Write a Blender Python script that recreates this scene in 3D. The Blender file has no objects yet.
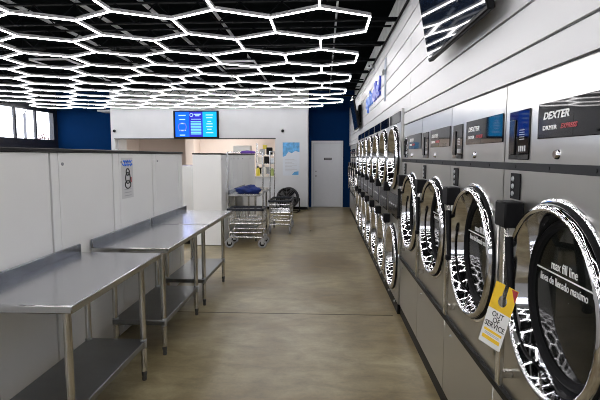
import bpy, bmesh, math, random
from mathutils import Vector, Matrix
random.seed(7)
PI = math.pi
scene = bpy.context.scene
COL = scene.collection

# ------------------------------------------------------------------ materials
def new_mat(name):
    m = bpy.data.materials.new(name); m.use_nodes = True
    nt = m.node_tree
    b = nt.nodes.get('Principled BSDF')
    return m, nt, b

def pmat(name, col, rough=0.5, metal=0.0, spec=0.5, noise=0.0, nscale=8.0, stretch=(1, 1, 1), rvar=0.0, bump=0.0, coat=0.0):
    m, nt, b = new_mat(name)
    b.inputs['Base Color'].default_value = (*col, 1)
    b.inputs['Roughness'].default_value = rough
    b.inputs['Metallic'].default_value = metal
    b.inputs['Specular IOR Level'].default_value = spec
    if coat: b.inputs['Coat Weight'].default_value = coat; b.inputs['Coat Roughness'].default_value = 0.03
    tc = nt.nodes.new('ShaderNodeTexCoord'); mp = nt.nodes.new('ShaderNodeMapping')
    mp.inputs['Scale'].default_value = stretch
    nt.links.new(tc.outputs['Object'], mp.inputs['Vector'])
    nz = nt.nodes.new('ShaderNodeTexNoise'); nz.inputs['Scale'].default_value = nscale; nz.inputs['Detail'].default_value = 5
    nt.links.new(mp.outputs['Vector'], nz.inputs['Vector'])
    rp = nt.nodes.new('ShaderNodeValToRGB')
    a = 1 - noise
    rp.color_ramp.elements[0].position = 0.3; rp.color_ramp.elements[1].position = 0.7
    rp.color_ramp.elements[0].color = (*[c * a for c in col], 1)
    rp.color_ramp.elements[1].color = (*[min(1, c * (1 + noise * .5)) for c in col], 1)
    nt.links.new(nz.outputs['Fac'], rp.inputs['Fac']); nt.links.new(rp.outputs['Color'], b.inputs['Base Color'])
    if rvar:
        mr = nt.nodes.new('ShaderNodeMapRange')
        mr.inputs['To Min'].default_value = max(0.01, rough - rvar); mr.inputs['To Max'].default_value = rough + rvar
        nt.links.new(nz.outputs['Fac'], mr.inputs['Value']); nt.links.new(mr.outputs['Result'], b.inputs['Roughness'])
    if bump:
        bp = nt.nodes.new('ShaderNodeBump'); bp.inputs['Strength'].default_value = bump; bp.inputs['Distance'].default_value = 0.01
        nt.links.new(nz.outputs['Fac'], bp.inputs['Height']); nt.links.new(bp.outputs['Normal'], b.inputs['Normal'])
    return m

def emat(name, col, strength):
    m = bpy.data.materials.new(name); m.use_nodes = True
    nt = m.node_tree; nt.nodes.clear()
    e = nt.nodes.new('ShaderNodeEmission'); o = nt.nodes.new('ShaderNodeOutputMaterial')
    e.inputs['Color'].default_value = (*col, 1); e.inputs['Strength'].default_value = strength
    nt.links.new(e.outputs[0], o.inputs[0]); return m

LIGHT = 15.0
M = {}
M['white_wall'] = pmat('white_paint', (.58, .59, .61), .55, noise=.03, nscale=3)
M['siding'] = pmat('white_siding', (.65, .65, .66), .36, noise=.03, nscale=2, stretch=(1, .3, 1))
M['groove'] = pmat('groove_grey', (.16, .16, .17), .7)
M['blue_wall'] = pmat('blue_paint', (.0006, .021, .085), .7, spec=.04, noise=.06, nscale=2)
M['beige'] = pmat('beige_paint', (.74, .65, .60), .6, noise=.03, nscale=2)
M['black_deck'] = pmat('black_deck', (.004, .005, .0055), .8, spec=.0, noise=.3, nscale=6)
M['joist'] = pmat('black_joist', (.007, .008, .009), .6, spec=.02, noise=.2)
M['zinc'] = pmat('galvanised', (.42, .43, .44), .4, .6, noise=.15, nscale=20)
M['foot_grey'] = pmat('dark_foot', (.07, .07, .07), .5)
M['rail'] = pmat('rail_grey', (.66, .68, .69), .4, .3)
M['greystrip'] = pmat('raw_block', (.74, .76, .76), .7, noise=.2, nscale=10)
M['tube_metal'] = pmat('tube_aluminium', (.55, .55, .57), .5, .2)
M['tube_light'] = emat('tube_light', (1.0, .975, .98), LIGHT)
M['steel'] = pmat('brushed_steel', (.57, .56, .535), .28, 1.0, noise=.02, nscale=2, stretch=(2, 3, .5))
def brushed(m):
    nt = m.node_tree; b = nt.nodes['Principled BSDF']
    b.inputs['Anisotropic'].default_value = .85
    c = nt.nodes.new('ShaderNodeCombineXYZ'); c.inputs[0].default_value = .05; c.inputs[1].default_value = 1.0; c.inputs[2].default_value = .10
    nt.links.new(c.outputs[0], b.inputs['Tangent'])
brushed(M['steel'])
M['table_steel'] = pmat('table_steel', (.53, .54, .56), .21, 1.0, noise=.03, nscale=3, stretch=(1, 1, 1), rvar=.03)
M['splash_steel'] = pmat('splash_steel', (.30, .32, .36), .22, 1.0, noise=.25, nscale=7)  # darker than the tabletop steel: a dark reflection put into the colour
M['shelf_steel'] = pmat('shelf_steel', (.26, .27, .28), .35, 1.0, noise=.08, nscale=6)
M['leg_steel'] = pmat('leg_steel', (.60, .58, .54), .25, 1.0, noise=.05, nscale=10)
M['chrome'] = pmat('chrome', (.66, .66, .68), .06, 1.0, noise=.02)
M['wheel_grey'] = pmat('grey_tyre', (.30, .30, .31), .6)
M['wire'] = pmat('chrome_wire', (.74, .74, .74), .25, 1.0, noise=.05, nscale=30)
M['black'] = pmat('black_plastic', (.007, .007, .008), .5, spec=.12, noise=.1)
M['rubber'] = pmat('black_rubber', (.009, .009, .010), .6, spec=.1, noise=.1)
M['kick'] = pmat('kick_black', (.006, .006, .006), .45, spec=.1, noise=.2)
M['band'] = pmat('charcoal_band', (.016, .017, .019), .5, spec=.15, noise=.1)
M['panel'] = pmat('gloss_black_panel', (.006, .006, .008), .035, spec=.25, noise=.05)
M['panel_grey'] = pmat('gloss_charcoal_panel', (.022, .021, .021), .12, spec=.25, noise=.05)
M['glass_dark'] = pmat('dark_door_glass', (.008, .009, .008), .06, spec=.3, noise=.2, nscale=4)
M['ink_white'] = pmat('white_print', (.85, .85, .85), .5)
M['ink_red'] = pmat('red_print', (.42, .04, .05), .5)
M['ink_grey'] = pmat('grey_print', (.45, .45, .47), .5)
M['ink_black'] = pmat('black_print', (.02, .02, .02), .6)
M['laminate'] = pmat('white_laminate', (.87, .87, .86), .45, noise=.02, nscale=2)
M['cap'] = pmat('black_worktop', (.010, .0095, .0095), .45, spec=.25, noise=.2, nscale=30)
M['seam_dark'] = pmat('dark_seam', (.03, .03, .03), .6)
M['door_paint'] = pmat('door_paint', (.66, .67, .71), .5, noise=.02)
M['sign_black'] = pmat('sign_black', (.03, .03, .035), .4)
M['tag_yellow'] = pmat('tag_yellow', (.88, .56, .03), .5, noise=.05)
M['tag_white'] = pmat('tag_white', (.80, .80, .78), .5, noise=.03)
M['blue_cloth'] = pmat('blue_cloth', (.006, .025, .16), .8, noise=.35, nscale=9, bump=.3)
M['purple'] = pmat('purple_cloth', (.10, .035, .30), .8, noise=.2)
M['blue_letter'] = pmat('blue_letter', (.02, .06, .62), .35, noise=.1)
M['lightblue_letter'] = pmat('light_blue_letter', (.05, .22, .85), .35, noise=.1)
M['pin_grey'] = pmat('clothespin_grey', (.36, .42, .52), .4, noise=.3)
M['bumper'] = pmat('cart_bumper', (.012, .016, .028), .5, noise=.1)
M['guard'] = pmat('guard_wire', (.16, .16, .17), .4, .6)
M['cream'] = pmat('cream_plastic', (.75, .72, .66), .4, noise=.03)
M['yellow'] = pmat('yellow_plastic', (.70, .58, .05), .4, noise=.05)
M['green'] = pmat('green_plastic', (.28, .34, .10), .4, noise=.05)
M['poster_blue'] = pmat('poster_blue', (.10, .36, .68), .5, noise=.5, nscale=9)
M['poster_pale'] = pmat('poster_pale', (.58, .62, .68), .5, noise=.03)
M['ground'] = pmat('asphalt', (.45, .45, .45), .9, noise=.1)
M['leaf_red'] = pmat('reddish_leaves', (.10, .050, .048), .7, noise=.3)
M['bark'] = pmat('bark', (.07, .05, .045), .8, noise=.2)
M['pole'] = pmat('lamp_pole_grey', (.07, .07, .08), .5)
M['frame_dark'] = pmat('dark_window_frame', (.014, .014, .02), .4, noise=.1)
M['scr_blue'] = emat('screen_blue', (.01, .12, .85), 1.0)
M['scr_purple'] = emat('screen_indigo', (.03, .03, .45), 1.0)
M['scr_cyan'] = emat('screen_cyan', (.01, .34, .80), 1.15)
M['scr_pale'] = emat('screen_pale', (.16, .55, .90), 1.1)
M['scr_text'] = emat('screen_text', (.35, .55, 1.0), 1.2)
M['scr_violet'] = emat('screen_violet', (.12, .12, .75), 1.2)
M['lamp'] = emat('fill_lamp_diffuser', (1, .95, .90), 26.0)  # glow of the added, unseen office lamp

def window_glass():
    m = bpy.data.materials.new('window_glass'); m.use_nodes = True
    nt = m.node_tree; nt.nodes.clear()
    t = nt.nodes.new('ShaderNodeBsdfTransparent'); g = nt.nodes.new('ShaderNodeBsdfGlossy')
    g.inputs['Roughness'].default_value = .02
    t.inputs['Color'].default_value = (.96, .97, 1, 1)
    mx = nt.nodes.new('ShaderNodeMixShader'); mx.inputs[0].default_value = .05; o = nt.nodes.new('ShaderNodeOutputMaterial')
    nt.links.new(t.outputs[0], mx.inputs[1]); nt.links.new(g.outputs[0], mx.inputs[2])
    nt.links.new(mx.outputs[0], o.inputs[0]); return m
M['glass'] = window_glass()

def floor_mat():
    m, nt, b = new_mat('polished_concrete')
    tc = nt.nodes.new('ShaderNodeTexCoord')
    def noise(scale, stretch, detail=6, rough=.6, dist=0.0):
        mp = nt.nodes.new('ShaderNodeMapping'); mp.inputs['Scale'].default_value = stretch
        nt.links.new(tc.outputs['Object'], mp.inputs['Vector'])
        n = nt.nodes.new('ShaderNodeTexNoise'); n.inputs['Scale'].default_value = scale
        n.inputs['Detail'].default_value = detail; n.inputs['Roughness'].default_value = rough
        n.inputs['Distortion'].default_value = dist
        nt.links.new(mp.outputs['Vector'], n.inputs['Vector']); return n
    n1 = noise(.8, (1, 1, 1), 4, .55, .4); n2 = noise(5.0, (.8, 1.5, 1), 7, .65, .4); n3 = noise(40, (1, 1, 1), 3, .6)
    def ramp(n, p0, c0, p1, c1):
        r = nt.nodes.new('ShaderNodeValToRGB')
        r.color_ramp.elements[0].position = p0; r.color_ramp.elements[0].color = (*c0, 1)
        r.color_ramp.elements[1].position = p1; r.color_ramp.elements[1].color = (*c1, 1)
        nt.links.new(n.outputs['Fac'], r.inputs['Fac']); return r
    r1 = ramp(n1, .36, FLOOR_A, .64, FLOOR_B)
    r2 = ramp(n2, .3, (.62, .60, .53), .70, (1.18, 1.18, 1.14))
    r3 = ramp(n3, .3, (.90, .90, .90), .7, (1.05, 1.05, 1.05))
    def mul(a, c):
        x = nt.nodes.new('ShaderNodeMix'); x.data_type = 'RGBA'; x.blend_type = 'MULTIPLY'; x.inputs[0].default_value = 1
        nt.links.new(a, x.inputs[6]); nt.links.new(c, x.inputs[7]); return x.outputs[2]
    c = mul(mul(r1.outputs[0], r2.outputs[0]), r3.outputs[0])
    nt.links.new(c, b.inputs['Base Color'])
    mr = nt.nodes.new('ShaderNodeMapRange'); mr.inputs['To Min'].default_value = .24; mr.inputs['To Max'].default_value = .36
    nt.links.new(n2.outputs['Fac'], mr.inputs['Value']); nt.links.new(mr.outputs['Result'], b.inputs['Roughness'])
    b.inputs['Specular IOR Level'].default_value = .5
    return m
FLOOR_A = (.175, .125, .048); FLOOR_B = (.375, .320, .195)
M['floor'] = floor_mat()

# ------------------------------------------------------------------ geometry helpers
class MB:
    def __init__(self): self.v = []; self.f = []; self.mi = []
    def add(self, vs, fs, mi=0):
        o = len(self.v); self.v += [tuple(p) for p in vs]
        self.f += [tuple(i + o for i in f) for f in fs]; self.mi += [mi] * len(fs); return self
    def box(self, x0, x1, y0, y1, z0, z1, mi=0):
        vs = [(x0, y0, z0), (x1, y0, z0), (x1, y1, z0), (x0, y1, z0), (x0, y0, z1), (x1, y0, z1), (x1, y1, z1), (x0, y1, z1)]
        return self.add(vs, [(0, 3, 2, 1), (4, 5, 6, 7), (0, 1, 5, 4), (1, 2, 6, 5), (2, 3, 7, 6), (3, 0, 4, 7)], mi)
    def rbox(self, x0, x1, y0, y1, z0, z1, b=.004, mi=0):
        bm = bmesh.new()
        bmesh.ops.create_cube(bm, size=1)
        for v in bm.verts:
            v.co = Vector(((x0 + x1) / 2 + v.co.x * (x1 - x0), (y0 + y1) / 2 + v.co.y * (y1 - y0), (z0 + z1) / 2 + v.co.z * (z1 - z0)))
        bmesh.ops.bevel(bm, geom=list(bm.edges), offset=b, segments=1, affect='EDGES')
        bm.verts.index_update()
        vs = [v.co[:] for v in bm.verts]; fs = [[v.index for v in f.verts] for f in bm.faces]
        bm.free(); return self.add(vs, fs, mi)
    def tube(self, p, q, r, n=10, mi=0, r2=None, caps=True):
        p = Vector(p); q = Vector(q); d = (q - p).normalized()
        a = d.orthogonal().normalized(); b = d.cross(a)
        r2 = r if r2 is None else r2
        vs = []
        for c, rr in ((p, r), (q, r2)):
            for i in range(n):
                t = 2 * PI * i / n; vs.append(c + (a * math.cos(t) + b * math.sin(t)) * rr)
        fs = [(i, (i + 1) % n, n + (i + 1) % n, n + i) for i in range(n)]
        if caps: fs += [tuple(range(n))[::-1], tuple(range(n, 2 * n))]
        return self.add(vs, fs, mi)
    def path(self, pts, r, n=8, mi=0, closed=False):
        m = len(pts); pts = [Vector(p) for p in pts]; vs = []; up = None
        for i, p in enumerate(pts):
            a = pts[(i - 1) % m] if (closed or i > 0) else p
            b = pts[(i + 1) % m] if (closed or i < m - 1) else p
            d = (b - a).normalized()
            if up is None: up = d.orthogonal().normalized()
            up = (up - d * up.dot(d)).normalized(); s = d.cross(up)
            for k in range(n):
                t = 2 * PI * k / n; vs.append(p + (up * math.cos(t) + s * math.sin(t)) * r)
        fs = []
        for i in range(m if closed else m - 1):
            j = (i + 1) % m
            for k in range(n): fs.append((i * n + k, i * n + (k + 1) % n, j * n + (k + 1) % n, j * n + k))
        if not closed: fs += [tuple(range(n))[::-1], tuple(range((m - 1) * n, m * n))]
        return self.add(vs, fs, mi)
    def lathe(self, prof, origin, axis='x', n=48, mi=0, sign=1):
        # prof: list of (radius, distance along axis)
        o = Vector(origin); vs = []; fs = []
        for r, d in prof:
            for i in range(n):
                t = 2 * PI * i / n
                if axis == 'x': vs.append(o + Vector((d * sign, r * math.cos(t), r * math.sin(t))))
                elif axis == 'z': vs.append(o + Vector((r * math.cos(t), r * math.sin(t), d)))
                else: vs.append(o + Vector((r * math.cos(t), d * sign, r * math.sin(t))))
        for j in range(len(prof) - 1):
            for i in range(n): fs.append((j * n + i, j * n + (i + 1) % n, (j + 1) * n + (i + 1) % n, (j + 1) * n + i))
        return self.add(vs, fs, mi)
    def prism(self, pts, d, mi=0):
        # pts: planar polygon (3D), d: extrusion vector
        n = len(pts); d = Vector(d); vs = [Vector(p) for p in pts]; vs += [p + d for p in vs]
        fs = [tuple(range(n))[::-1], tuple(range(n, 2 * n))] + [(i, (i + 1) % n, n + (i + 1) % n, n + i) for i in range(n)]
        return self.add(vs, fs, mi)
    def build(self, name, mats, parent=None, loc=None, rot=None, smooth=True, bevel=0):
        me = bpy.data.meshes.new(name); me.from_pydata(self.v, [], self.f); me.validate(verbose=False)
        if not isinstance(mats, (list, tuple)): mats = [mats]
        for m in mats: me.materials.append(m)
        if len(me.polygons) == len(self.mi):
            for p, i in zip(me.polygons, self.mi): p.material_index = i
        bm = bmesh.new(); bm.from_mesh(me); bmesh.ops.recalc_face_normals(bm, faces=bm.faces); bm.to_mesh(me); bm.free()
        if smooth:
            for p in me.polygons: p.use_smooth = True
            me.set_sharp_from_angle(angle=math.radians(38))
        o = bpy.data.objects.new(name, me); COL.objects.link(o)
        if parent: o.parent = parent
        if loc: o.location = loc
        if rot: o.rotation_euler = rot
        if bevel:
            md = o.modifiers.new('bevel', 'BEVEL'); md.width = bevel; md.segments = 2; md.limit_method = 'ANGLE'
        return o

def tag(o, label, cat, group=None):
    o['label'] = label; o['category'] = cat
    if group: o['group'] = group
    return o
def thing(name, label, cat, loc=(0, 0, 0), rotz=0, group=None):
    o = bpy.data.objects.new(name, None); COL.objects.link(o)
    o.empty_display_size = .1; o.location = loc; o.rotation_euler = (0, 0, rotz)
    return tag(o, label, cat, group)
def struct(o): o['kind'] = 'structure'; return o
def dup(root, loc, label, group=None, rotz=None, skip=()):
    r = root.copy(); COL.objects.link(r); r.location = loc; r['label'] = label
    if rotz is not None: r.rotation_euler = (0, 0, rotz)
    if group: r['group'] = group
    for ch in list(root.children):
        if ch.name.split('.')[0] in skip: continue
        c = ch.copy(); COL.objects.link(c); c.parent = r
        for g in ch.children:
            d = g.copy(); COL.objects.link(d); d.parent = c
    return r

def text_mesh(body, size, extrude=.0008, width=None, bold=0.0, shear=0.0, align='LEFT'):
    cu = bpy.data.curves.new('txt', 'FONT'); cu.body = body; cu.size = size; cu.extrude = extrude
    cu.offset = bold; cu.shear = shear; cu.resolution_u = 3; cu.align_x = align
    ob = bpy.data.objects.new('txt', cu); COL.objects.link(ob)
    bpy.context.view_layer.update()
    dg = bpy.context.evaluated_depsgraph_get()
    me = bpy.data.meshes.new_from_object(ob.evaluated_get(dg))
    bpy.data.objects.remove(ob); bpy.data.curves.remove(cu)
    xs = [v.co.x for v in me.vertices]
    if width and xs:
        s = width / (max(xs) - min(xs)); x0 = min(xs) if align == 'LEFT' else 0
        for v in me.vertices: v.co.x = (v.co.x - x0) * s
    return me
def text_obj(name, body, size, mat, parent, loc, mtx, **kw):
    me = text_mesh(body, size, **kw); me.name = name; me.materials.clear(); me.materials.append(mat)
    me.transform(mtx)
    o = bpy.data.objects.new(name, me); COL.objects.link(o)
    if parent: o.parent = parent
    o.location = loc; return o
# lettering that faces the aisle (towards -X): reads towards -Y, up is +Z
FACE_AISLE = Matrix(((0, 0, -1, 0), (-1, 0, 0, 0), (0, 1, 0, 0), (0, 0, 0, 1)))

# ------------------------------------------------------------------ setting
XL, XR, YB, YF = -8.5, 1.55, -4.0, 14.65
ZC = 3.62
struct(MB().box(XL - .2, XR + .2, YB - .2, 18.0, -.12, 0).build('floor', M['floor'], smooth=False))
struct(MB().box(XL + 2.4, .70, 4.612, 4.624, 0, .0012).build('trim_1', pmat('joint_filler', (.05, .04, .03), .8), smooth=False))
struct(MB().box(XL - .2, XR + .2, YB - .2, 18.0, ZC, ZC + .1).build('ceiling', M['black_deck'], smooth=False))
mb = MB().box(XL - .2, XR + .2, YB - .15, YB, 0, 1.95).box(XL - .2, XR + .2, YB - .15, YB, 2.98, ZC).box(XL - .2, XL + .3, YB - .15, YB, 1.95, 2.98).box(.70, XR + .2, YB - .15, YB, 1.95, 2.98)
struct(mb.build('wall_back', M['white_wall'], smooth=False))
for i in range(7):      # clerestory behind the camera, added out of view for extra daylight
    x0 = XL + .3 + i * 1.271; x1 = x0 + 1.271; mb = MB()
    mb.box(x0, x0 + .04, YB - .1, YB + .02, 1.95, 2.98).box(x1 - .04, x1, YB - .1, YB + .02, 1.95, 2.98).box(x0 + .04, x1 - .04, YB - .1, YB + .02, 1.95, 2.05).box(x0 + .04, x1 - .04, YB - .1, YB + .02, 2.93, 2.98)
    w_ = struct(mb.build('window_%d' % (20 + i), M['frame_dark'], smooth=False))
    MB().box(x0 + .04, x1 - .04, YB - .05, YB - .044, 2.05, 2.93).build('pane', M['glass'], w_, smooth=False)
# right wall: siding header above the machines, raw block strip above it, shell behind the machines
mb = MB()
def header(y0, y1, z0):
    mb.box(.795, .90, y0, y1, z0, 3.03, 1)
    edges = [1.9, 2.015, 2.18, 2.352, 2.525, 2.695, 2.865, 3.03]
    for a, b in zip(edges[:-1], edges[1:]):
        lo = max(a + .006, z0); hi = b - .006
        if hi > lo + .01: mb.box(.78, .797, y0, y1, lo, hi, 0)
header(YB, 4.352, 1.9); header(4.358, 4.66, 1.9); header(4.66, 10.42, 2.07); header(10.42, YF, 1.9)
mb.box(.77, .92, YB, YF, 3.03, 3.06, 2)
mb.box(.93, 1.0, YB, YF, 3.0, ZC, 3)
mb.box(XR, XR + .1, YB, YF, 0, ZC, 0)
struct(mb.build('wall_right', [M['siding'], M['groove'], M['black'], M['greystrip']], smooth=False))
# far walls
mb = MB().box(-7.2, -6.42, YF, YF + .15, 0, ZC).box(XL - .1, -7.2, YF, YF + .15, 0, ZC)
mb.box(-.475, -.40, YF, YF + .15, 0, ZC).box(.60, XR, YF, YF + .15, 0, ZC).box(-.40, .60, YF, YF + .15, 2.07, ZC)
mb.box(-.45, .65, YF + .12, YF + .2, 0, 2.1)  # hidden slab added behind the door to block sky light round it
struct(mb.build('wall_far', M['blue_wall'], smooth=False))
mb = MB()   # white office partition with the service hatch
mb.box(-6.42, -6.30, 13.9, 14.05, 0, ZC).box(-1.45, -.475, 13.9, 14.05, 0, ZC)
mb.box(-6.30, -1.45, 13.9, 14.05, 2.13, ZC).box(-6.30, -1.45, 13.9, 14.05, 0, .98)
mb.box(-.625, -.475, 14.05, YF, 0, ZC).box(-6.42, -6.27, 14.05, YF, 0, ZC)
struct(mb.build('wall_partition', M['white_wall'], smooth=False))
struct(MB().box(-6.32, -1.43, 13.885, 14.07, 2.105, 2.13).build('trim_2', M['seam_dark'], smooth=False))
struct(MB().box(-6.30, -1.43, 13.86, 14.15, .98, 1.01).build('trim_3', M['cream'], smooth=False))
struct(MB().box(-1.9, -.475, 13.875, 13.9, 0, .09).build('baseboard_partition', M['kick'], smooth=False))
struct(MB().box(-7.0, -.4, 17.2, 17.3, 0, ZC).box(-4.9, -4.6, 16.4, 17.2, 0, ZC).box(-.62, -.5, 14.8, 17.2, 0, ZC).box(-7.0, -6.9, 14.8, 17.2, 0, ZC).build('wall_office', M['beige'], smooth=False))
struct(MB().box(-6.9, -.62, 14.06, 17.2, 2.95, 3.0).build('ceiling_office', M['white_wall'], smooth=False))

# door at the end of the aisle
mb = MB().box(-.39, -.335, 14.60, 14.72, 0, 2.07).box(.535, .59, 14.60, 14.72, 0, 2.07).box(-.335, .535, 14.60, 14.72, 2.0, 2.07)
fr = struct(mb.build('door_1', M['door_paint'], smooth=False, bevel=.004))
struct(MB().box(-.33, .53, 14.635, 14.68, .012, 1.995).build('door_leaf', M['door_paint'], fr, smooth=False, bevel=.003))
hd = MB().lathe([(.0, .0), (.03, .0), (.03, .012), (.012, .015), (.012, .05), (.028, .055), (.028, .08), (.0, .085)], (-.25, 14.635, .98), 'y', 16, sign=-1)
hd.lathe([(.0, .0), (.026, .0), (.026, .015), (.0, .018)], (-.25, 14.635, 1.12), 'y', 16, sign=-1)
hd.build('door_handle', M['zinc'], fr)
sg = thing('door_sign', 'small dark sign plate on the pale grey door at the end of the aisle', 'sign', (.12, 14.635, 1.51))
MB().rbox(-.12, .12, -.008, 0, -.035, .035, .003).build('plate', M['sign_black'], sg)
mb = MB()
for i in range(6): mb.box(-.09 + i * .032, -.07 + i * .032, -.0095, -.008, -.012, .012)
mb.build('lettering', M['ink_grey'], sg, smooth=False)

# left storefront wall
mb = MB().box(XL - .15, XL, YB, YF, 2.98, ZC).box(XL - .15, XL, YB, YF, 0, 1.95).box(XL - .15, XL, 14.45, YF, 1.95, 2.98).box(XL - .15, XL, YB, 2.36, 1.95, 2.98)
struct(mb.build('wall_left', M['frame_dark'], smooth=False))
nw = 13
for i in range(nw):
    y0 = 13.52 - i * .93; y1 = y0 + .93
    mb = MB()
    mb.box(XL - .05, XL + .01, y0, y0 + .038, 1.95, 2.98).box(XL - .05, XL + .01, y1 - .038, y1, 1.95, 2.98)
    mb.box(XL - .05, XL + .01, y0 + .038, y1 - .038, 1.95, 2.10).box(XL - .05, XL + .01, y0 + .038, y1 - .038, 2.93, 2.98)
    w = struct(mb.build('window_%d' % (i + 1), M['frame_dark'], smooth=False))
    MB().box(XL - .03, XL - .024, y0 + .038, y1 - .038, 2.10, 2.93).build('pane', M['glass'], w, smooth=False)

# outdoors seen through the clerestory
struct(MB().box(-40, XL - .2, -40, 40, -.14, -.02).box(XL - .2, 20, -40, YB - .2, -.14, -.02).build('ground', M['ground'], smooth=False))
t = thing('street_lamp', 'thin street lamp pole outside the clerestory window', 'lamp post', (-15.68, 24, -.02))
MB().tube((0, 0, 0), (0, 0, 3.85), .07, 8).build('pole', M['pole'], t)
MB().path([(0, 0, 3.8), (.1, 0, 4.0), (.3, 0, 4.05)], .03).rbox(.22, .6, -.1, .1, 4.0, 4.08, .02).build('lamp_head', M['pole'], t)
t = thing('small_tree', 'small reddish tree outside the clerestory window next to the blue wall', 'tree', (-14.68, 24, -.02))
mb = MB().tube((0, 0, 0), (0, 0, 1.6), .05, 8, r2=.03)
for i in range(9):
    a = random.random() * 6.28; h = 1.2 + random.random() * .6
    mb.tube((0, 0, h), (.5 * math.cos(a), .5 * math.sin(a), h + .9), .02, 6, r2=.006)
mb.build('trunk', M['bark'], t)
mb = MB()
for i in range(1100):
    a = random.random() * 6.28; r = .62 * random.random() ** .5; z = 1.75 + random.random() * 1.25 * (1.05 - r)
    c = Vector((r * math.cos(a), r * math.sin(a), z)); u = Vector((random.gauss(0, 1), random.gauss(0, 1), random.gauss(0, 1))).normalized() * .05
    w = u.orthogonal().normalized() * .03
    mb.add([c - u, c + w, c + u, c - w], [(0, 1, 2, 3)])
mb.build('foliage', M['leaf_red'], t, smooth=False)

# ------------------------------------------------------------------ ceiling steel
k = 0
for y in [-2.4, -1.25, -.1, 1.05, 2.2, 3.35, 4.5, 5.65, 6.8, 7.95, 9.1, 10.25, 11.4, 12.55]:
    k += 1
    mb = MB().box(XL, .99, y - .025, y + .025, 3.17, 3.185).box(XL, .99, y - .03, y + .03, 3.405, 3.42)
    xs_ = [XL + .25 * i for i in range(39)]
    mb.box(.50, .99, y - .035, y + .035, 3.165, 3.20)
    for i in range(35): mb.tube((xs_[i], y, 3.18 if i % 2 else 3.41), (xs_[i + 1], y, 3.41 if i % 2 else 3.18), .008, 5)
    struct(mb.build('trim_%d' % (k + 3), M['joist'], smooth=False))
places = ['over the aisle beside the siding wall', 'over the aisle edge left of the first', 'over the stainless tables', 'over the white bulkhead',
          'left of the white bulkhead', 'nearest the clerestory windows']
for X, pl in zip([.155, -1.42, -2.2, -2.98, -3.8, -5.3], places):
    mb = MB(); z = 3.425; 
    mb.box(X - .012, X + .012, YB, 13.85, z + .037, z + .041).box(X - .012, X - .009, YB, 13.85, z, z + .037).box(X + .009, X + .012, YB, 13.85, z, z + .037)
    mb.box(X - .012, X - .005, YB, 13.85, z, z + .003).box(X + .005, X + .012, YB, 13.85, z, z + .003)
    o = mb.build('ceiling_rail', M['rail'], smooth=False)
    tag(o, 'long grey metal rail under the black ceiling ' + pl, 'rail', 'metal rails under the ceiling')
for (x, y, lab) in [(-1.42, 7.9, 'white-edged square air diffuser above the hexagon lights, right of centre'), (-4.35, 7.6, 'white-edged square air diffuser above the hexagon lights, at left')]:
    t = thing('air_diffuser', lab, 'vent', (x, y, 3.1))
    MB().box(-.3, .3, -.3, -.285, 0, .03).box(-.3, .3, .285, .3, 0, .03).box(-.3, -.285, -.285, .285, 0, .03).box(.285, .3, -.285, .285, 0, .03).build('frame', M['white_wall'], t, smooth=False)
    MB().box(-.285, .285, -.285, .285, .022, .06).box(-.12, .12, -.12, .12, .06, .52).build('duct_box', M['black_deck'], t, smooth=False)

# ------------------------------------------------------------------ hexagon light grid
ZG = 3.0
S, HX = .585, .51
edges = {}
def hexa(cx, y0):
    P = [(cx, y0), (cx + HX, y0 + S / 2), (cx + HX, y0 + 1.5 * S), (cx, y0 + 2 * S), (cx - HX, y0 + 1.5 * S), (cx - HX, y0 + S / 2)]
    for i in range(6):
        a, b = P[i], P[(i + 1) % 6]
        ra, rb = (round(a[0], 2), round(a[1], 2)), (round(b[0], 2), round(b[1], 2))
        key = tuple(sorted((ra, rb)))
        edges.setdefault(key, (a, b) if ra < rb else (b, a))
for kk in range(-4, 5):
    for j in range(0, 8):
        hexa(-.048 - 2 * HX * j, 4.61 + 3 * S * kk)
        hexa(-.048 - HX - 2 * HX * j, 4.61 + 3 * S * kk + 1.5 * S)
# drop doubled keys produced by rounding
seen = []; uniq = []
for a, b in edges.values():
    mx, my = (a[0] + b[0]) / 2, (a[1] + b[1]) / 2
    if any(abs(mx - u) < .03 and abs(my - v) < .03 for u, v in seen): continue
    seen.append((mx, my)); uniq.append((a, b))
def tube_mb(mb, a, b):
    a = Vector((a[0], a[1], 0)); b = Vector((b[0], b[1], 0)); d = (b - a).normalized(); n = Vector((-d.y, d.x, 0))
    a = a + d * .004; b = b - d * .004
    w, z0, z1, z2 = .009, 0, .008, .040
    ring = [(-w, z0), (w, z0), (w, z1), (w, z2), (-w, z2), (-w, z1)]
    vs = [p + n * u + Vector((0, 0, v)) for p in (a, b) for u, v in ring]
    mb.add(vs, [(0, 1, 7, 6), (1, 2, 8, 7), (5, 0, 6, 11)], 1)
    mb.add(vs, [(2, 3, 9, 8), (3, 4, 10, 9), (4, 5, 11, 10), (0, 5, 4, 3, 2, 1), (6, 7, 8, 9, 10, 11)], 0)
f_px = 467.0
TH = math.atan(44 / f_px); PS = math.atan(24 / f_px * math.cos(TH))
fw = Vector((-math.sin(PS) * math.cos(TH), math.cos(PS) * math.cos(TH), -math.sin(TH)))
rt = Vector((math.cos(PS), math.sin(PS), 0)); upv = rt.cross(fw)
def seen_size(a, b):
    v = Vector(((a[0] + b[0]) / 2, (a[1] + b[1]) / 2, ZG - 1.6)); d = v.dot(fw)
    if d < .5: return 0
    x = 300 + f_px * v.dot(rt) / d; y = 200 - f_px * v.dot(upv) / d
    if x < -10 or x > 600 or y < -8: return 0
    return 1 / d
uniq.sort(key=lambda e: -seen_size(*e))
grid = thing('hexagon_light_grid', 'honeycomb grid of glowing white light tubes hung under the black ceiling', 'ceiling light', (0, 0, ZG))
for a, b in uniq[:100]:
    mb = MB(); tube_mb(mb, a, b); mb.build('light_tube', [M['tube_metal'], M['tube_light']], grid, smooth=False)
mb = MB()
for a, b in uniq[100:]: tube_mb(mb, a, b)
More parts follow.
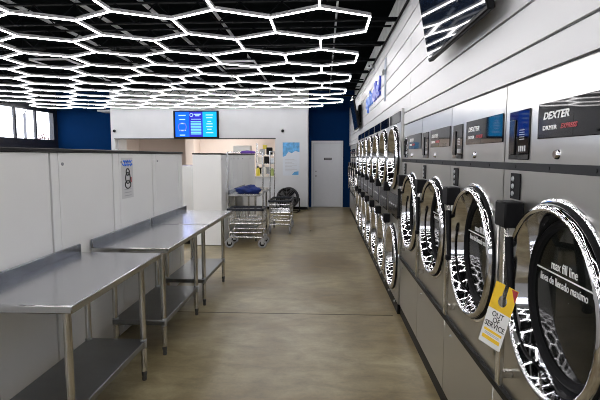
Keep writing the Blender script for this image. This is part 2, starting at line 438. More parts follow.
o = mb.build('light_tube', [M['tube_metal'], M['tube_light']], grid, smooth=False); o['kind'] = 'stuff'
for j in (0, 2, 4, 6):
    for kk in (-3, -1, 1, 3):
        x, y = -.048 - 2 * HX * j, 4.61 + 3 * S * kk
        MB().tube((x, y, .044), (x, y, ZC - ZG), .002, 5).build('hanger_wire', M['joist'], grid)

# ------------------------------------------------------------------ dryers
W = .86
def plate_with_hole(mb, x, y0, y1, z0, z1, cy, cz, r, mi=0, n=64):
    """front sheet in the plane x with a round hole"""
    def sq(t):
        c, s = math.cos(t), math.sin(t); k = 1e9
        if c > 1e-9: k = min(k, (y1 - cy) / c)
        if c < -1e-9: k = min(k, (y0 - cy) / c)
        if s > 1e-9: k = min(k, (z1 - cz) / s)
        if s < -1e-9: k = min(k, (z0 - cz) / s)
        return (cy + c * k, cz + s * k)
    ts = sorted([2 * PI * i / n for i in range(n)] + [math.atan2(b - cz, a - cy) % (2 * PI) for a in (y0, y1) for b in (z0, z1)])
    m = len(ts); vs = []
    for t in ts:
        a, b = sq(t); vs.append((x, a, b))
    for t in ts: vs.append((x, cy + r * math.cos(t), cz + r * math.sin(t)))
    return mb.add(vs, [(i, (i + 1) % m, m + (i + 1) % m, m + i) for i in range(m)], mi)

def door_parts(root, cy, cz, r, face=0.0, lettering=True, latch=True, name='door'):
    """round porthole door: chrome rim with a deep inner bevel, rubber side, dark glass. x towards the aisle is negative"""
    k = r / .34
    d = MB().lathe([(r, .024), (r - .003 * k, .036), (r - .010 * k, .044), (r - .018 * k, .047), (r - .026 * k, .044), (r - .031 * k, .036), (.285 * k, -.045)], (face, cy, cz), 'x', 64, sign=-1)
    d.lathe([(r + .016 * k, .0), (r + .016 * k, .006), (r + .008 * k, .010), (r + .002, .010)], (face, cy, cz), 'x', 64, sign=-1)
    door = d.build(name, M['chrome'], root)
    MB().lathe([(r + .004, .0), (r + .004, .022), (r - .001, .026), (r - .02 * k, .026)], (face, cy, cz), 'x', 64, sign=-1).build('gasket', M['rubber'], door)
    MB().lathe([(.287 * k, -.049), (.285 * k, -.038), (.272 * k, -.028), (.258 * k, -.033), (.252 * k, -.045)], (face, cy, cz), 'x', 64, sign=-1).build('glass_seal', M['rubber'], door)
    g = MB().lathe([(.255 * k, -.045), (.12 * k, -.0435), (.001, -.043)], (face, cy, cz), 'x', 64, sign=-1)
    g.build('door_glass', M['glass_dark'], door)
    if latch:
        MB().tube((face - .082, cy + .205, cz + .19), (face - .090, cy + .135, cz - .05), .016, 10, r2=.011).rbox(face - .112, face - .08, cy + .115, cy + .143, cz - .075, cz - .045, .006).tube((face - .030, cy + .280, cz + .155), (face - .082, cy + .20, cz + .155), .012, 8).build('door_pull', M['black'], door)
    if lettering:
        yl = cy + .235 * k
        bar = MB().box(face + .0418, face + .0445, cy - .235 * k, cy + .237 * k, cz + .075, cz + .080)
        bar.build('fill_line', M['ink_white'], door, smooth=False)
        text_obj('lettering', 'max fill line', .046 * k, M['ink_white'], door, (face + .0424, cy + .125, cz + .092), FACE_AISLE, bold=.0004, width=.175 * k, extrude=.0005)
        text_obj('lettering', 'linea de llenado maximo', .040 * k, M['ink_white'], door, (face + .0424, cy + .205 * k, cz + .036), FACE_AISLE, bold=.0003, width=.32 * k, extrude=.0005)
    return door

def big_dryer(label):
    t = thing('tumble_dryer', label, 'dryer', (.78, 0, 0))
    cy, cz, r = .365, 1.105, .338
    mb = MB(); g = .003
    # carcass sides, top, back
    mb.box(.0, .72, g, g + .004, .09, 1.895).box(.0, .72, W - g - .004, W - g, .09, 1.895).box(0, .72, g, W - g, 1.891, 1.895).box(.716, .72, g, W - g, .09, 1.895)
    plate_with_hole(mb, 0, g, W - g, .60, 1.545, cy, cz, r - .03)
    mb.lathe([(r - .03, 0), (r - .03, .10)], (0, cy, cz), 'x', 48, mi=0)
    mb.box(0, .004, g, W - g, 1.572, 1.895)
    mb.build('body', M['steel'], t)
    MB().rbox(-.010, .0, g, W - g, .10, .572, .003).build('service_panel', M['steel'], t)
    mb = MB().box(-.012, .01, 0, W, 1.543, 1.573)
    for y in (.15, .43, .71): mb.lathe([(.0, .0145), (.006, .0145), (.007, .012)], (0, y, 1.558), 'x', 8, sign=-1)
    mb.build('trim_band', M['band'], t, smooth=False)
    mb = MB().box(-.020, .01, 0, W, .573, .602); mb.build('trim_band', M['kick'], t, smooth=False)
    MB().box(-.004, .5, 0, W, 0, .095).build('kick_plate', M['kick'], t, smooth=False)
    # raised hinge plate near side of the door
    MB().rbox(-.012, 0, .012, .11, .70, 1.33, .004).build('hinge_plate', M['steel'], t)
    # control fascia
    p = MB().rbox(-.006, 0, .02, .545, 1.66, 1.785, .002).build('control_panel', M['panel'], t)
    MB().box(-.0066, -.006, .30, .53, 1.664, 1.735).build('label_strip', M['panel_grey'], p, smooth=False)
    text_obj('lettering', 'DEXTER', .034, M['ink_white'], p, (-.0068, .500, 1.727), FACE_AISLE, bold=.0010, shear=.25, width=.175)
    text_obj('lettering', 'DRYER', .021, M['ink_white'], p, (-.0070, .500, 1.690), FACE_AISLE, bold=.0004, width=.10)
    text_obj('lettering', 'EXPRESS', .021, M['ink_red'], p, (-.0070, .375, 1.691), FACE_AISLE, bold=.0006, shear=.3, width=.10)
    c = MB().rbox(-.006, 0, .615, .805, 1.585, 1.78, .002).build('card_reader', M['panel'], t)
    mb = MB()
    for i in range(5): mb.box(-.0068, -.006, .655, .70, 1.70 - i * .009, 1.703 - i * .009)
    mb.build('reader_print', M['ink_grey'], c, smooth=False)
    mb = MB()
    for i in range(4): mb.box(-.0068, -.006, .64 + i * .018, .652 + i * .018, 1.618, 1.640)
    mb.build('reader_keys', M['ink_grey'], c, smooth=False)
    MB().rbox(-.012, -.006, .735, .79, 1.605, 1.745, .003).build('reader_screen', M['panel_grey'], c)
    s = MB().rbox(-.005, 0, .68, .775, 1.425, 1.53, .002).build('coin_slot', M['rubber'], t)
    mb = MB()
    for z in (1.447, 1.477, 1.507): mb.lathe([(0, .010), (.009, .010), (.011, .006)], (0, .745, z), 'x', 10, sign=-1)
    mb.build('slot_lock', M['zinc'], s)
    MB().lathe([(.0, .012), (.012, .012), (.016, .006), (.018, .0)], (0, .40, 1.605), 'x', 16, sign=-1).build('key_lock', M['chrome'], t)
    # latch block with the long pull bar under it
    MB().rbox(-.075, 0, .635, .745, 1.318, 1.42, .006).build('latch_block', M['black'], t)
    MB().rbox(-.062, -.042, .665, .71, .66, 1.32, .004).rbox(-.045, 0, .675, .70, .69, .72, .003).rbox(-.045, 0, .675, .70, 1.25, 1.28, .003).build('pull_bar', M['leg_steel'], t)
    for z in (.64, .63 - .02):
        pass
    MB().lathe([(.0, .010), (.006, .010), (.008, .0)], (-.01, .70, .52), 'x', 8, sign=-1).build('panel_bolt', M['zinc'], t)
    door_parts(t, cy, cz, r)
    return t

SEAMS = [1.21, 2.07, 2.93, 3.79]
labs = ['stainless dryer in the foreground with a yellow out of service tag on its door',
        'second stainless dryer from the camera, right behind the one tagged out of service',
        'third large stainless dryer from the camera, between the second and the fourth',
        'fourth large stainless dryer, beside the row of stacked two-door dryers']
D = big_dryer(labs[0]); D['group'] = 'large single dryers near the camera'
D.location.y = SEAMS[0]
for y, l in zip(SEAMS[1:], labs[1:]): dup(D, (.78, y, 0), l)
far_labs = ['far large dryer right after the last stacked two-door dryer', 'second far large dryer, past the stacked two-door dryers',
            'third far large dryer, one before the machine at the end of the aisle', 'farthest large dryer, at the end of the aisle by the blue wall']
for i, l in enumerate(far_labs): dup(D, (.78, 10.43 + i * .86, 0), l, 'large single dryers at the far end')

def stack_dryer(label):
    P = .82
    t = thing('stacked_dryer', label, 'dryer', (.755, 0, 0), group='stacked two-door dryers')
    g = .003; r = .328; r2 = .345; cy = .375
    mb = MB()
    mb.box(0, .72, g, g + .004, .09, 2.065).box(0, .72, P - g - .004, P - g, .09, 2.065).box(0, .72, g, P - g, 2.061, 2.065).box(.716, .72, g, P - g, .09, 2.065)
    plate_with_hole(mb, 0, g, P - g, .10, .93, cy, .52, r2 - .03)
    plate_with_hole(mb, 0, g, P - g, 1.24, 1.925, cy, 1.58, r - .03)
    mb.lathe([(r2 - .03, 0), (r2 - .03, .10)], (0, cy, .52), 'x', 40).lathe([(r - .03, 0), (r - .03, .10)], (0, cy, 1.58), 'x', 40)
    mb.box(0, .004, g, P - g, .93, 1.24).box(0, .004, g, P - g, 1.925, 2.061)
    mb.build('body', M['steel'], t)
    MB().rbox(-.004, .2, 0, P, 0, .10, .002).build('kick_plate', M['kick'], t)
    mb = MB()
    for y in (.2, .6): mb.lathe([(0, .012), (.012, .012), (.015, .004)], (0, y, .075), 'x', 8, sign=-1)
    mb.build('foot_bolt', M['zinc'], t)
    MB().rbox(-.006, 0, .06, P - .03, 1.935, 2.045, .002).build('control_panel', M['panel'], t)
    p = MB().rbox(-.008, 0, .10, P - .03, .955, 1.20, .002).build('control_panel', M['panel_grey'], t)
    mb = MB()
    for i in range(4): mb.lathe([(0, .018), (.010, .018), (.013, .008)], (0, .2 + i * .14, 1.08), 'x', 10, sign=-1)
    mb.build('control_button', M['zinc'], p)
    for z in (1.235, .21 + .66):
        MB().rbox(-.070, 0, .685, .785, z - .03, z + .07, .006).build('latch_block', M['black'], t)
    for z0, z1 in ((.20, .84),):
        MB().rbox(-.058, -.040, .71, .75, z0, z1, .004).rbox(-.045, 0, .72, .74, z0 + .03, z0 + .06, .003).build('pull_bar', M['leg_steel'], t)
    door_parts(t, cy, 1.58, r, lettering=False, latch=False, name='upper_door')
    door_parts(t, cy, .52, r2, lettering=False, latch=False, name='lower_door')
    return t
ords = ['first', 'second', 'third', 'fourth', 'fifth', 'sixth', 'last']
sl = ['stacked two-door dryer, nearest of its row, beside the fourth large dryer'] + \
     ['stacked two-door dryer, %s from the near end of its row' % ords[i] for i in range(1, 6)] + ['stacked two-door dryer, farthest of its row, before the far large dryers']
G = stack_dryer(sl[0]); G.location.y = 4.66
for i in range(1, 7): dup(G, (.755, 4.66 + .82 * i, 0), sl[i])

# out of service tag hanging on the near dryer door
t = thing('door_hanger_tag', 'yellow and white out of service tag hanging from the nearest dryer door', 'sign', (.660, 1.675, 1.135))
TW = .135; w = TW / 2; hz = -.072
hole = [(.026 * math.cos(a), hz + .026 * math.sin(a)) for a in [math.radians(d) for d in range(60, -241, -20)]]
pts = [(-w, 0), (-w, -.12), (w, -.12), (w, 0), (.011, 0), (.013, hz + .022)] + hole + [(-.013, hz + .022), (-.011, 0)]
MB().prism([(.0006, -a, b) for a, b in pts], (-.0006, 0, 0)).box(0, .0006, -w, w, -.285, -.12).build('backing', M['tag_white'], t, smooth=False)  # white back layer added so the chrome door rim mirrors white
body = MB().prism([(0, -a, b) for a, b in pts], (-.0012, 0, 0)).build('hanger', M['tag_yellow'], t, smooth=False)
card = MB().box(-.0013, 0, -w, w, -.285, -.12).build('card', M['tag_white'], t, smooth=False)
for i, wd in enumerate(['OUT', 'OF', 'SERVICE']):
    text_obj('lettering', wd, .034, M['ink_black'], card, (-.0018, 0, -.150 - i * .026), FACE_AISLE, align='CENTER', bold=.0002, extrude=.0004)
MB().box(-.0019, -.0013, -.055, .055, -.225, -.214).box(-.0019, -.0013, -.055, .055, -.262, -.245).build('yellow_stripe', M['tag_yellow'], card, smooth=False)
mb = MB()
for i in range(2): mb.box(-.0020, -.0013, -.045, .045, -.233 - i * .006, -.230 - i * .006)
mb.build('fine_print', M['ink_grey'], card, smooth=False)
MB().prism([(-.0012, -.066, -.003), (-.0012, -.066, -.055), (-.0012, -.030, -.003)], (-.0006, 0, 0)).build('red_corner', M['ink_red'], body, smooth=False)
t.rotation_euler = (math.radians(15), 0, math.radians(38)); t.scale = (1, .66, .88)

# ------------------------------------------------------------------ bulkheads
def bulkhead(name_label, x0, x1, y0, y1, seams, group):
    t = thing('washer_bulkhead', name_label, 'bulkhead', (x1, y0, 0), group=group)
    w = x0 - x1; L = y1 - y0
    MB().box(w + .02, -.022, .02, L - .0, .0, 1.625).build('core', M['seam_dark'], t, smooth=False)
    MB().rbox(w, .012, -.01, L + .012, 1.626, 1.650, .004).build('cap', M['cap'], t)
    MB().rbox(w + .005, -.004, -.002, .02, .01, 1.624, .002).build('end_panel', M['laminate'], t)
    MB().rbox(w + .005, -.004, L - .001, L + .004, .01, 1.624, .001).build('end_panel', M['laminate'], t)
    MB().box(w, w + .02, .02, L, .01, 1.61).build('rear_panel', M['laminate'], t, smooth=False)
    ys = [0.02] + [s - y0 for s in seams] + [L]
    for i in range(len(ys) - 1):
        a, b = ys[i], ys[i + 1]
        if b - a > .3:
            p = MB().rbox(-.022, 0, a + .004, b - .020, .012, 1.622, .002).build('access_panel', M['laminate'], t)
            MB().lathe([(0, .008), (.010, .008), (.012, .0)], (0, a + .045, 1.545), 'x', 12).build('panel_lock', M['zinc'], p)
        else:
            MB().rbox(-.022, -.001, a + .003, b - .003, .012, 1.622, .001).build('filler_strip', M['laminate'], t)
    return t
bulkhead('long white panelled bulkhead with black top behind the stainless tables', -2.29, -1.80, .2, 5.86,
         [1.16, 1.26, 2.055, 2.155, 3.0, 3.09, 3.915, 4.03, 4.84, 4.93, 5.72], 'white bulkheads')
bulkhead('farther white panelled bulkhead with bare end panel facing the camera', -2.32, -1.81, 8.16, 12.2,
         [9.0, 9.3, 9.75, 10.3, 11.2, 11.35], 'white bulkheads')
tgs = thing('sticker', 'small printed sticker in blue, black and red on the white bulkhead', 'sticker', (-1.799, 4.16, 1.555))
MB().box(0, .001, -.09, .16, -.34, .03).build('backing', pmat('sticker_clear', (.68, .68, .68), .4), tgs, smooth=False)
mb = MB()
for i, (a, b, z) in enumerate([(-.05, .13, -.005), (-.07, .14, -.035)]):
    pts_ = [(.0022, a + (b - a) * j / 12, z + .012 * math.sin(j * 2.3 + i)) for j in range(13)]
    mb.path(pts_, .006, 5)
mb.build('blue_script', M['lightblue_letter'], tgs)
mb = MB()
for zc, ry, rz in ((-.10, .035, .03), (-.155, .05, .05), (-.215, .06, .035)):
    mb.path([(.002, .04 + ry * math.cos(a * .3), zc + rz * math.sin(a * .3)) for a in range(21)], .006, 5, closed=True)
mb.build('black_drawing', M['ink_black'], tgs)
MB().box(.001, .0022, .10, .125, -.20, -.15).build('red_spot', M['ink_red'], tgs, smooth=False)
mb = MB()
for i in range(3): mb.box(.001, .002, -.04, .11, -.262 - i * .028, -.256 - i * .028)
mb.build('fine_print', M['ink_grey'], tgs, smooth=False)

# a washer at the far side of the second bulkhead, seen through the gap
t = thing('front_load_washer', 'stainless washer backed onto the farther bulkhead, seen through the gap', 'washer', (-2.34, 8.3, 0))
mb = MB().rbox(-.80, 0, 0, .78, .10, 1.42, .01); mb.build('body', M['steel'], t)
MB().rbox(-.79, -.01, 0.01, .77, 0, .10, .004).build('kick_plate', M['kick'], t)
MB().lathe([(.27, 0), (.27, .04), (.25, .06), (.22, .05), (.20, .0)], (-.80, .39, .75), 'x', 32, sign=-1).build('door_ring', M['chrome'], t)
MB().lathe([(.205, .01), (.12, .03), (.001, .035)], (-.80, .39, .75), 'x', 32, sign=-1).build('door_glass', M['glass_dark'], t)
MB().rbox(-.81, -.80, .08, .70, 1.18, 1.34, .002).build('control_panel', M['panel'], t)

# ------------------------------------------------------------------ stainless work tables
def work_table(label, y0, L, z=.90):
    t = thing('work_table', label, 'table', (-1.178, y0, 0), group='stainless work tables')
    D_ = .612
    top = MB().rbox(-D_, 0, 0, L, z - .042, z, .006)
    top.build('tabletop', M['table_steel'], t)
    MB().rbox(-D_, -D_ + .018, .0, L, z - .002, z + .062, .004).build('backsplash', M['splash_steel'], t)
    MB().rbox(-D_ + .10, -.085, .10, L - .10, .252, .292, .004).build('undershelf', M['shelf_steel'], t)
    for x in (-.10, -D_ + .115):
        for y in (.13, L - .13):
            lg = MB().tube((x, y, .07), (x, y, z - .04), .0205, 16).build('leg', M['leg_steel'], t)
            MB().lathe([(.0, 0), (.015, 0), (.017, .012), (.015, .03), (.0195, .05), (.0195, .075)], (x, y, 0), 'z', 12).build('foot', M['foot_grey'], lg)
            MB().lathe([(.0205, .240), (.024, .245), (.024, .30), (.0205, .305)], (x, y, 0), 'z', 14).build('collar', M['zinc'], lg)
    return t
T = work_table('stainless work table nearest the camera, cut by the left frame edge', 2.075, 1.21)
dup(T, (-1.178, 3.455, 0), 'middle stainless work table in front of the stickered bulkhead')
dup(T, (-1.178, 4.715, 0), 'third stainless work table, at the end of the near bulkhead')
T4 = work_table('far stainless table carrying the blue bag, beside the farther bulkhead', 8.52, 1.9)
# blue bag
def blob(name, loc, sx, sy, sz, mat, seed, lab, cat, amp=.25):
    bm = bmesh.new(); bmesh.ops.create_icosphere(bm, subdivisions=4, radius=1)
    rnd = random.Random(seed); ph = [rnd.random() * 6.28 for _ in range(9)]
    for v in bm.verts:
        p = v.co.copy()
        n = math.sin(3.1 * p.x + ph[0]) * math.sin(3.7 * p.y + ph[1]) + .5 * math.sin(7 * p.x + 4 * p.z + ph[2]) * math.sin(6.3 * p.y + ph[3]) + .3 * math.sin(13 * p.x + ph[4]) * math.sin(11 * p.y + 8 * p.z + ph[5])
        v.co = p * (1 + amp * n * .6)
        v.co.z = max(v.co.z, -.55)
        v.co = Vector((v.co.x * sx, v.co.y * sy, (v.co.z + .55) * sz))
    me = bpy.data.meshes.new(name); bm.to_mesh(me); bm.free(); me.materials.append(mat)
    for p in me.polygons: p.use_smooth = True
    o = bpy.data.objects.new(name, me); COL.objects.link(o); o.location = loc
    return tag(o, lab, cat)
blob('laundry_bag', (-1.42, 8.82, .903), .235, .2, .085, M['blue_cloth'], 4, 'crumpled dark blue laundry bag lying on the far stainless table', 'bag', .42)

# ------------------------------------------------------------------ laundry carts
def cart(label, loc, rz, w=.60, d=.48, hp=1.66):
    t = thing('laundry_cart', label, 'cart', loc, rz, 'wire laundry carts')
    w2, d2 = w / 2, d / 2
    def loop(z, s=1.0): return [(-w2 * s, -d2 * s, z), (w2 * s, -d2 * s, z), (w2 * s, d2 * s, z), (-w2 * s, d2 * s, z)]
    mb = MB()
    zt, zb = .67, .44
    n = 15
    for i in range(n):
        u = -1 + 2 * i / (n - 1)
        for s in (-1, 1): mb.tube((u * w2, s * d2, zt), (u * w2 * .92, s * d2 * .92, zb), .0035, 5)
        mb.tube((u * w2 * .92, -d2 * .92, zb), (u * w2 * .92, d2 * .92, zb), .003, 5)
    for i in range(11):
        u = -1 + 2 * i / 10
        for s in (-1, 1): mb.tube((s * w2, u * d2, zt), (s * w2 * .92, u * d2 * .92, zb), .0035, 5)
    for z, s in ((.60, .98), (.52, .95), (.44, .92)):
        L = loop(z, s)
        for i in range(4): mb.tube(L[i], L[(i + 1) % 4], .005, 6)
    mb.build('basket', M['wire'], t)
    mb = MB()
    L = loop(zt)
    for i in range(4):
        a, b = Vector(L[i]), Vector(L[(i + 1) % 4])
        mb.rbox(min(a.x, b.x) - .018, max(a.x, b.x) + .018, min(a.y, b.y) - .018, max(a.y, b.y) + .018, zt - .02, zt + .025, .008)
    mb.build('bumper', M['bumper'], t)
    mb = MB()
    for z in (.27, .19):
        L = loop(z, .94)
        for i in range(4): mb.tube(L[i], L[(i + 1) % 4], .012, 8)
    for sx in (-1, 1):
        for sy in (-1, 1): mb.tube((sx * w2 * .94, sy * d2 * .94, .15), (sx * w2 * .96, sy * d2 * .96, .66), .012, 8)
    L = loop(.43, .93)
    for i in range(4): mb.tube(L[i], L[(i + 1) % 4], .014, 8)
    mb.build('frame', M['wire'], t)
    for sx in (-1, 1): MB().tube((sx * (w2 - .0), -d2 * .9, .62), (sx * (w2 - .0), -d2 * .9, hp), .0125, 10).build('pole', M['wire'], t)
    MB().tube((-w2 - .012, -d2 * .9, hp), (w2 + .012, -d2 * .9, hp), .0135, 10).build('hanging_bar', M['wire'], t)
    for sx in (-1, 1):
        for sy in (-1, 1):
            x, y = sx * w2 * .94, sy * d2 * .94
            c = MB().rbox(x - .02, x + .03, y - .026, y - .021, .07, .17, .001).rbox(x - .02, x + .03, y + .021, y + .026, .07, .17, .001).rbox(x - .02, x + .03, y - .026, y + .026, .165, .175, .002).build('caster', M['zinc'], t)
            wh = MB().lathe([(.045, -.014), (.055, -.018), (.072, -.017), (.078, -.008), (.078, .008), (.072, .017), (.055, .018), (.045, .014)], (x, y, .078), 'y', 24, mi=0).lathe([(.0, -.012), (.047, -.012), (.047, .012), (.0, .012)], (x, y, .078), 'y', 16, mi=1)
            wh.build('wheel', [M['wheel_grey'], M['black']], c)
    return t
cart('wire laundry cart with dark bumper parked nearer, before the far table', (-1.355, 8.2, 0), 0, .61, .46)
cart('wire laundry cart parked farther back, beside the black drum fan', (-.905, 9.95, 0), math.radians(-90), .86, .44, 1.69)
o = blob('purple_cloth', (-1.30, 7.993, 1.640), .14, .04, .035, M['purple'], 9, 'small purple cloth draped over the hanging bar of the nearer cart', 'cloth', .12)

# ------------------------------------------------------------------ drum fan
t = thing('drum_fan', 'black drum fan standing on the floor below the blue and white poster', 'fan', (-1.03, 13.3, 0), math.radians(-10))
R_ = .295; zc = .40
MB().lathe([(R_, -.13), (R_ + .012, -.13), (R_ + .012, .13), (R_, .13), (R_, -.13)], (0, 0, zc), 'y', 40).lathe([(.001, .12), (R_, .12)], (0, 0, zc), 'y', 40).build('drum', M['black'], t)
mb = MB()
for q in range(7):
    r = .05 + q * .040
    mb.path([(r * math.cos(a * PI / 16), -.135, zc + r * math.sin(a * PI / 16)) for a in range(32)], .004, 5, closed=True)
for a in range(12):
    c, s = math.cos(a * PI / 6), math.sin(a * PI / 6); mb.tube((.05 * c, -.135, zc + .05 * s), (R_ * c, -.13, zc + R_ * s), .004, 5)
mb.lathe([(.0, .155), (.05, .15), (.055, .135)], (0, 0, zc), 'y', 20, sign=-1)
mb.build('guard', M['guard'], t)
mb = MB().lathe([(.0, -.08), (.06, -.07), (.07, .05), (.0, .06)], (0, 0, zc), 'y', 18)
mb.build('motor_hub', M['black'], t)
for a in range(3):
    a0 = a * 2 * PI / 3 + .4; vs = []
    for i in range(6):
        rr = .06 + i * .041; half = .10 + .22 * i / 5
        for j, dy in ((-1, -.05), (1, .02)):
            an = a0 + j * half * .9; vs.append((rr * math.cos(an), dy, zc + rr * math.sin(an)))
    b2 = [(x, y + .004, z) for x, y, z in vs]
    mb = MB().add(vs + b2, [(2 * i, 2 * i + 1, 2 * i + 3, 2 * i + 2) for i in range(5)] + [(12 + 2 * i, 14 + 2 * i, 15 + 2 * i, 13 + 2 * i) for i in range(5)])
    mb.build('blade', M['zinc'], t)
mb = MB()
for sx in (-1, 1):
    mb.path([(sx * (R_ + .02), 0, zc), (sx * (R_ + .05), 0, zc), (sx * (R_ + .05), 0, .06), (sx * (R_ + .02), -.18, .02), (sx * (R_ + .02), .22, .02)], .014, 8)
mb.tube((-R_ - .02, -.18, .02), (R_ + .02, -.18, .02), .014, 8).tube((-R_ - .02, .22, .02), (R_ + .02, .22, .02), .014, 8)
mb.build('stand', M['black'], t)

# ------------------------------------------------------------------ far wall dressing
t = thing('poster', 'blue and white poster on the partition wall above the drum fan', 'poster', (-.975, 13.898, 1.51))
MB().box(-.25, .25, -.004, 0, -.49, .49).build('sheet', M['poster_pale'], t, smooth=False)
MB().add([(-.25, -.0046, .49), (.25, -.0046, .49), (.25, -.0046, .20), (.12, -.0046, .24), (.02, -.0046, .17), (-.08, -.0046, .22), (-.16, -.0046, .10), (-.25, -.0046, .06)], [tuple(range(8))]).build('blue_picture', M['poster_blue'], t, smooth=False)
mb = MB()
for i in range(9): mb.box(-.18, .10 + .08 * math.sin(i * 2.1), -.0048, -.004, -.02 - i * .042, -.008 - i * .042)
mb.build('printed_lines', M['ink_grey'], t, smooth=False)
MB().add([(.02, -.0046, -.47), (.22, -.0046, -.47), (.22, -.0046, -.36), (.10, -.0046, -.38)], [(0, 1, 2, 3)]).build('blue_spot', M['poster_blue'], t, smooth=False)

def small_sensor(loc, lab, mat):
    t = thing('wall_sensor', lab, 'sensor', loc)
    MB().lathe([(.0, 0), (.05, 0), (.05, .02), (.035, .03)], (0, 0, 0), 'y', 16, sign=-1).build('base', M['white_wall'], t)
    MB().lathe([(.045, .02), (.042, .05), (.025, .07), (.0, .075)], (0, 0, 0), 'y', 16, sign=-1).build('dome', mat, t)
small_sensor((-6.30, 13.9, 2.35), 'small dark dome camera on the white wall left of the menu screen', M['black'])
small_sensor((-1.22, 13.9, 2.34), 'small dark dome camera on the white wall above the poster', M['black'])

# menu screen
t = thing('menu_screen', 'lit blue price menu screen mounted above the service hatch', 'screen', (-3.805, 13.897, 2.53))
MB().rbox(-.68, .68, -.05, 0, -.405, .41, .008).build('bezel', M['black'], t)
scr = MB().box(-.62, .62, -.052, -.05, -.36, .375).build('screen', M['scr_blue'], t, smooth=False)
MB().box(-.20, .205, -.0535, -.052, -.36, .375).build('centre_column', M['scr_purple'], scr, smooth=False)
MB().box(.205, .62, -.0535, -.052, -.36, .375).build('right_column', M['scr_cyan'], scr, smooth=False)
mb = MB()
for i in range(9): mb.box(-.155, .16, -.055, -.0535, .07 - i * .045, .098 - i * .045)
mb.build('price_rows', M['scr_pale'], scr, smooth=False)
MB().box(-.06, .15, -.055, -.0535, .29, .315).box(-.02, .11, -.055, -.0535, .245, .27).box(-.14, .15, -.055, -.0535, .15, .165).build('heading_lines', M['scr_text'], scr, smooth=False)
for nm, rows in (('left_lines', [(-.52, -.30, .27), (-.5, -.32, .15), (-.48, -.32, .03), (-.5, -.3, -.17), (-.49, -.33, -.31)]),
                 ('right_lines', [(.30, .52, .28), (.31, .5, .2), (.35, .46, .09), (.32, .5, .02), (.31, .5, -.06), (.34, .47, -.14), (.3, .52, -.24)])):
    mb = MB()
    for a, b, z in rows: mb.box(a, b, -.055, -.052, z - .014, z + .014)
    mb.build(nm, M['scr_text'], scr, smooth=False)
MB().path([(-.13 + .045 * math.cos(a * PI / 8), -.055, .28 + .045 * math.sin(a * PI / 8)) for a in range(16)], .008, 5, closed=True).build('round_mark', M['scr_text'], scr)
MB().path([(-.41 + .12 * math.cos(a * PI / 12), -.0545, -.07 + .12 * math.sin(a * PI / 12)) for a in range(24)], .012, 5, closed=True).build('round_dial', M['scr_violet'], scr)

# items on the service counter
def bottle(loc, h, r, mat, capm, lab, cat='bottle'):
    t = thing('bottle', lab, cat, loc, group='things on the service counter')
    MB().lathe([(.0, 0), (r, 0), (r, h * .65), (r * .45, h * .82), (r * .45, h * .86), (0, h * .86)], (0, 0, 0), 'z', 16).build('body', mat, t)
    MB().lathe([(r * .5, h * .86), (r * .5, h), (0, h)], (0, 0, 0), 'z', 12).build('cap', capm, t)
ZK = 1.01
bottle((-1.98, 13.98, ZK), .28, .06, M['yellow'], M['black'], 'yellow bottle at the left of the service counter')
bottle((-1.80, 13.98, ZK), .32, .075, M['cream'], M['ink_grey'], 'cream jug on the service counter next to the yellow bottle', 'jug')
bottle((-1.55, 13.98, ZK), .26, .06, M['green'], M['cream'], 'green bottle on the service counter nearest the poster')
t = thing('display_rack', 'dark wire rack of bottles and packets standing on the service counter', 'rack', (-1.74, 14.25, 0))
mb = MB()
for x in (-.30, .28):
    for y in (-.14, .14): mb.tube((x, y, 0), (x, y, 1.98), .012, 8)
mb.build('frame', M['wire'], t)
for z in (1.05, 1.35, 1.62):
    MB().rbox(-.31, .29, -.15, .15, z, z + .02, .004).build('shelf', M['wire'], t)
def packet(loc, w, d, h, mat, lab):
    o = MB().rbox(-w / 2, w / 2, -d / 2, d / 2, 0, h, .012).build('packet', mat, loc=loc); tag(o, lab, 'packet', 'packets on the counter rack')
packet((-1.93, 14.25, 1.37), .14, .16, .20, M['cream'], 'cream packet on the middle shelf of the counter rack, left')
packet((-1.74, 14.25, 1.37), .16, .18, .22, M['black'], 'black packet on the middle shelf of the counter rack')
packet((-1.57, 14.25, 1.37), .12, .16, .16, M['poster_pale'], 'pale packet on the middle shelf of the counter rack, right')
packet((-1.95, 14.25, 1.07), .13, .16, .18, M['black'], 'black packet on the lowest shelf of the counter rack')
packet((-1.70, 14.25, 1.07), .20, .16, .20, M['zinc'], 'grey packet on the lowest shelf of the counter rack')
packet((-1.88, 14.25, 1.64), .15, .16, .17, M['ink_grey'], 'grey packet on the top shelf of the counter rack, left')
packet((-1.66, 14.25, 1.64), .18, .16, .22, M['black'], 'black packet on the top shelf of the counter rack, centre')
packet((-1.80, 14.06 + .19, 1.815), .12, .12, .12, M['yellow'], 'yellow packet stacked on a grey packet at the top of the counter rack')
t = thing('plastic_bin', 'pale clear plastic bin behind the service hatch', 'bin', (-2.55, 14.6, 0))
MB().tube((-.28, 0, 0), (-.28, 0, 1.7), .012, 8).tube((.28, 0, 0), (.28, 0, 1.7), .012, 8).rbox(-.3, .3, -.2, .2, 1.68, 1.70, .004).build('stand', M['wire'], t)
MB().rbox(-.27, .27, -.18, .18, 1.70, 1.92, .02).build('tub', M['tag_white'], t)

# unseen lamp added to brighten the office behind the hatch
t = thing('office_fill_lamp', 'added unseen fill lamp under the office ceiling behind the service hatch', 'ceiling light', (-3.4, 15.6, 2.95))
MB().rbox(-.6, .6, -.3, .3, -.06, 0, .01).build('housing', M['white_wall'], t)
MB().box(-.57, .57, -.27, .27, -.066, -.06).build('diffuser', M['lamp'], t, smooth=False)

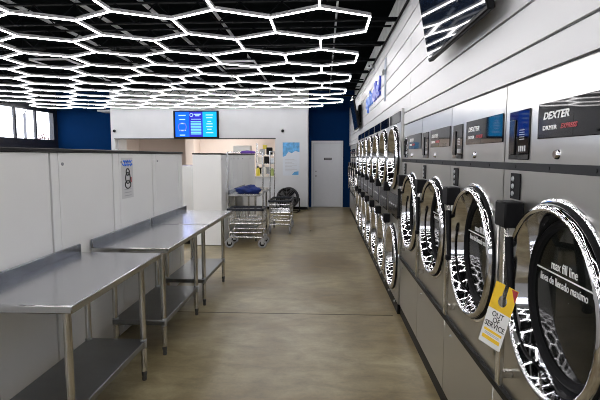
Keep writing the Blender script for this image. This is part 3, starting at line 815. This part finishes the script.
# ------------------------------------------------------------------ right wall dressing
def tv(label, y0, y1, zb, tilt):
    t = thing('wall_television', label, 'television', (.685, (y0 + y1) / 2, zb), group='televisions on the siding wall')
    w = (y1 - y0) / 2; H_ = w * 2 / 1.72
    R3 = Matrix.Rotation(math.radians(-tilt), 4, 'Y')
    def put(mb): mb.v = [tuple(R3 @ Vector(p)) for p in mb.v]; return mb
    put(MB().rbox(.0, .035, -w, w, 0, H_, .006)).build('casing', M['black'], t)
    put(MB().rbox(.03, .075, -w * .75, w * .75, .05, H_ * .55, .012)).build('rear_cover', M['black'], t)
    put(MB().box(-.0015, .001, -w + .012, w - .012, .018, H_ - .012)).build('screen', M['tvscreen'], t, smooth=False)
    MB().rbox(.045, .095, -.2, .2, .14, .5, .006).build('wall_bracket', M['black'], t)
    return t
M['tvscreen'] = pmat('tv_screen', (.008, .014, .030), .04, spec=.6, noise=.05)
tv('dark television tilted down on the siding wall, nearest the camera', 2.07, 3.19, 2.215, 10.5)
tv('dark television tilted down on the siding wall near the blue end wall', 9.6, 10.72, 2.17, 10.5)

t = thing('wall_sign', 'blue cut-out lettering sign on the white siding wall', 'sign', (.778, 8.72, 2.45))
text_obj('lettering', 'spin', .36, M['lightblue_letter'], t, (0, 0, 0), FACE_AISLE, bold=.010, extrude=.02, width=1.05)
text_obj('lettering', 'dle!', .36, M['blue_letter'], t, (0, -1.12, .0), FACE_AISLE, bold=.012, extrude=.02, width=1.0)
t = thing('clothespin_emblem', 'grey blue clothespin emblem at the near end of the wall lettering', 'sign', (.778, 6.12, 2.30))
for s in (-1, 1):
    MB().prism([(0, s * .015, 0), (0, s * .05, .0), (0, s * .075, .16), (0, s * .055, .30), (0, s * .075, .40), (0, s * .05, .54), (0, s * .02, .54), (0, s * .02, .38), (0, s * .012, .2)], (-.008, 0, 0)).build('prong', M['pin_grey'], t, smooth=False)
MB().path([(-.03, .06 * math.cos(a * PI / 6), .36 + .03 * math.sin(a * PI / 6)) for a in range(12)], .01, 6, closed=True).build('spring', M['zinc'], t)

t = thing('security_camera', 'white security camera on the top edge of the siding wall', 'camera', (.78, 7.5, 2.97))
MB().rbox(-.02, .0, -.04, .04, -.04, .04, .004).tube((-.01, 0, 0), (-.07, -.01, .03), .012, 8).build('mount', M['white_wall'], t)
MB().tube((-.05, .07, .035), (-.09, -.09, .01), .034, 16).build('housing', M['white_wall'], t)
MB().tube((-.09, -.09, .01), (-.0905, -.0925, .0095), .014, 16).build('lens', M['black'], t)

# ------------------------------------------------------------------ light, world, camera
w = bpy.data.worlds.new('world'); scene.world = w; w.use_nodes = True
nt = w.node_tree; bg = nt.nodes['Background']
bg.inputs['Color'].default_value = (.93, .96, 1.0, 1); bg.inputs['Strength'].default_value = 4.0

cam = bpy.data.cameras.new('camera'); co = bpy.data.objects.new('camera', cam); COL.objects.link(co)
cam.sensor_width = 36; cam.lens = 36 * f_px / 600; cam.clip_start = .05; cam.clip_end = 200
co.location = (0, 0, 1.6)
co.rotation_euler = (PI / 2 - TH, 0, PS)
scene.camera = co
scene.view_settings.view_transform = 'Standard'; scene.view_settings.look = 'None'
scene.view_settings.exposure = 0.75; scene.view_settings.gamma = 1.0
scene.view_settings.use_curve_mapping = False
scene.cycles.max_bounces = 8; scene.cycles.diffuse_bounces = 4; scene.cycles.glossy_bounces = 5
scene.cycles.use_denoising = True
scene.cycles.filter_width = 1.0
scene.cycles.sample_clamp_indirect = 8.0
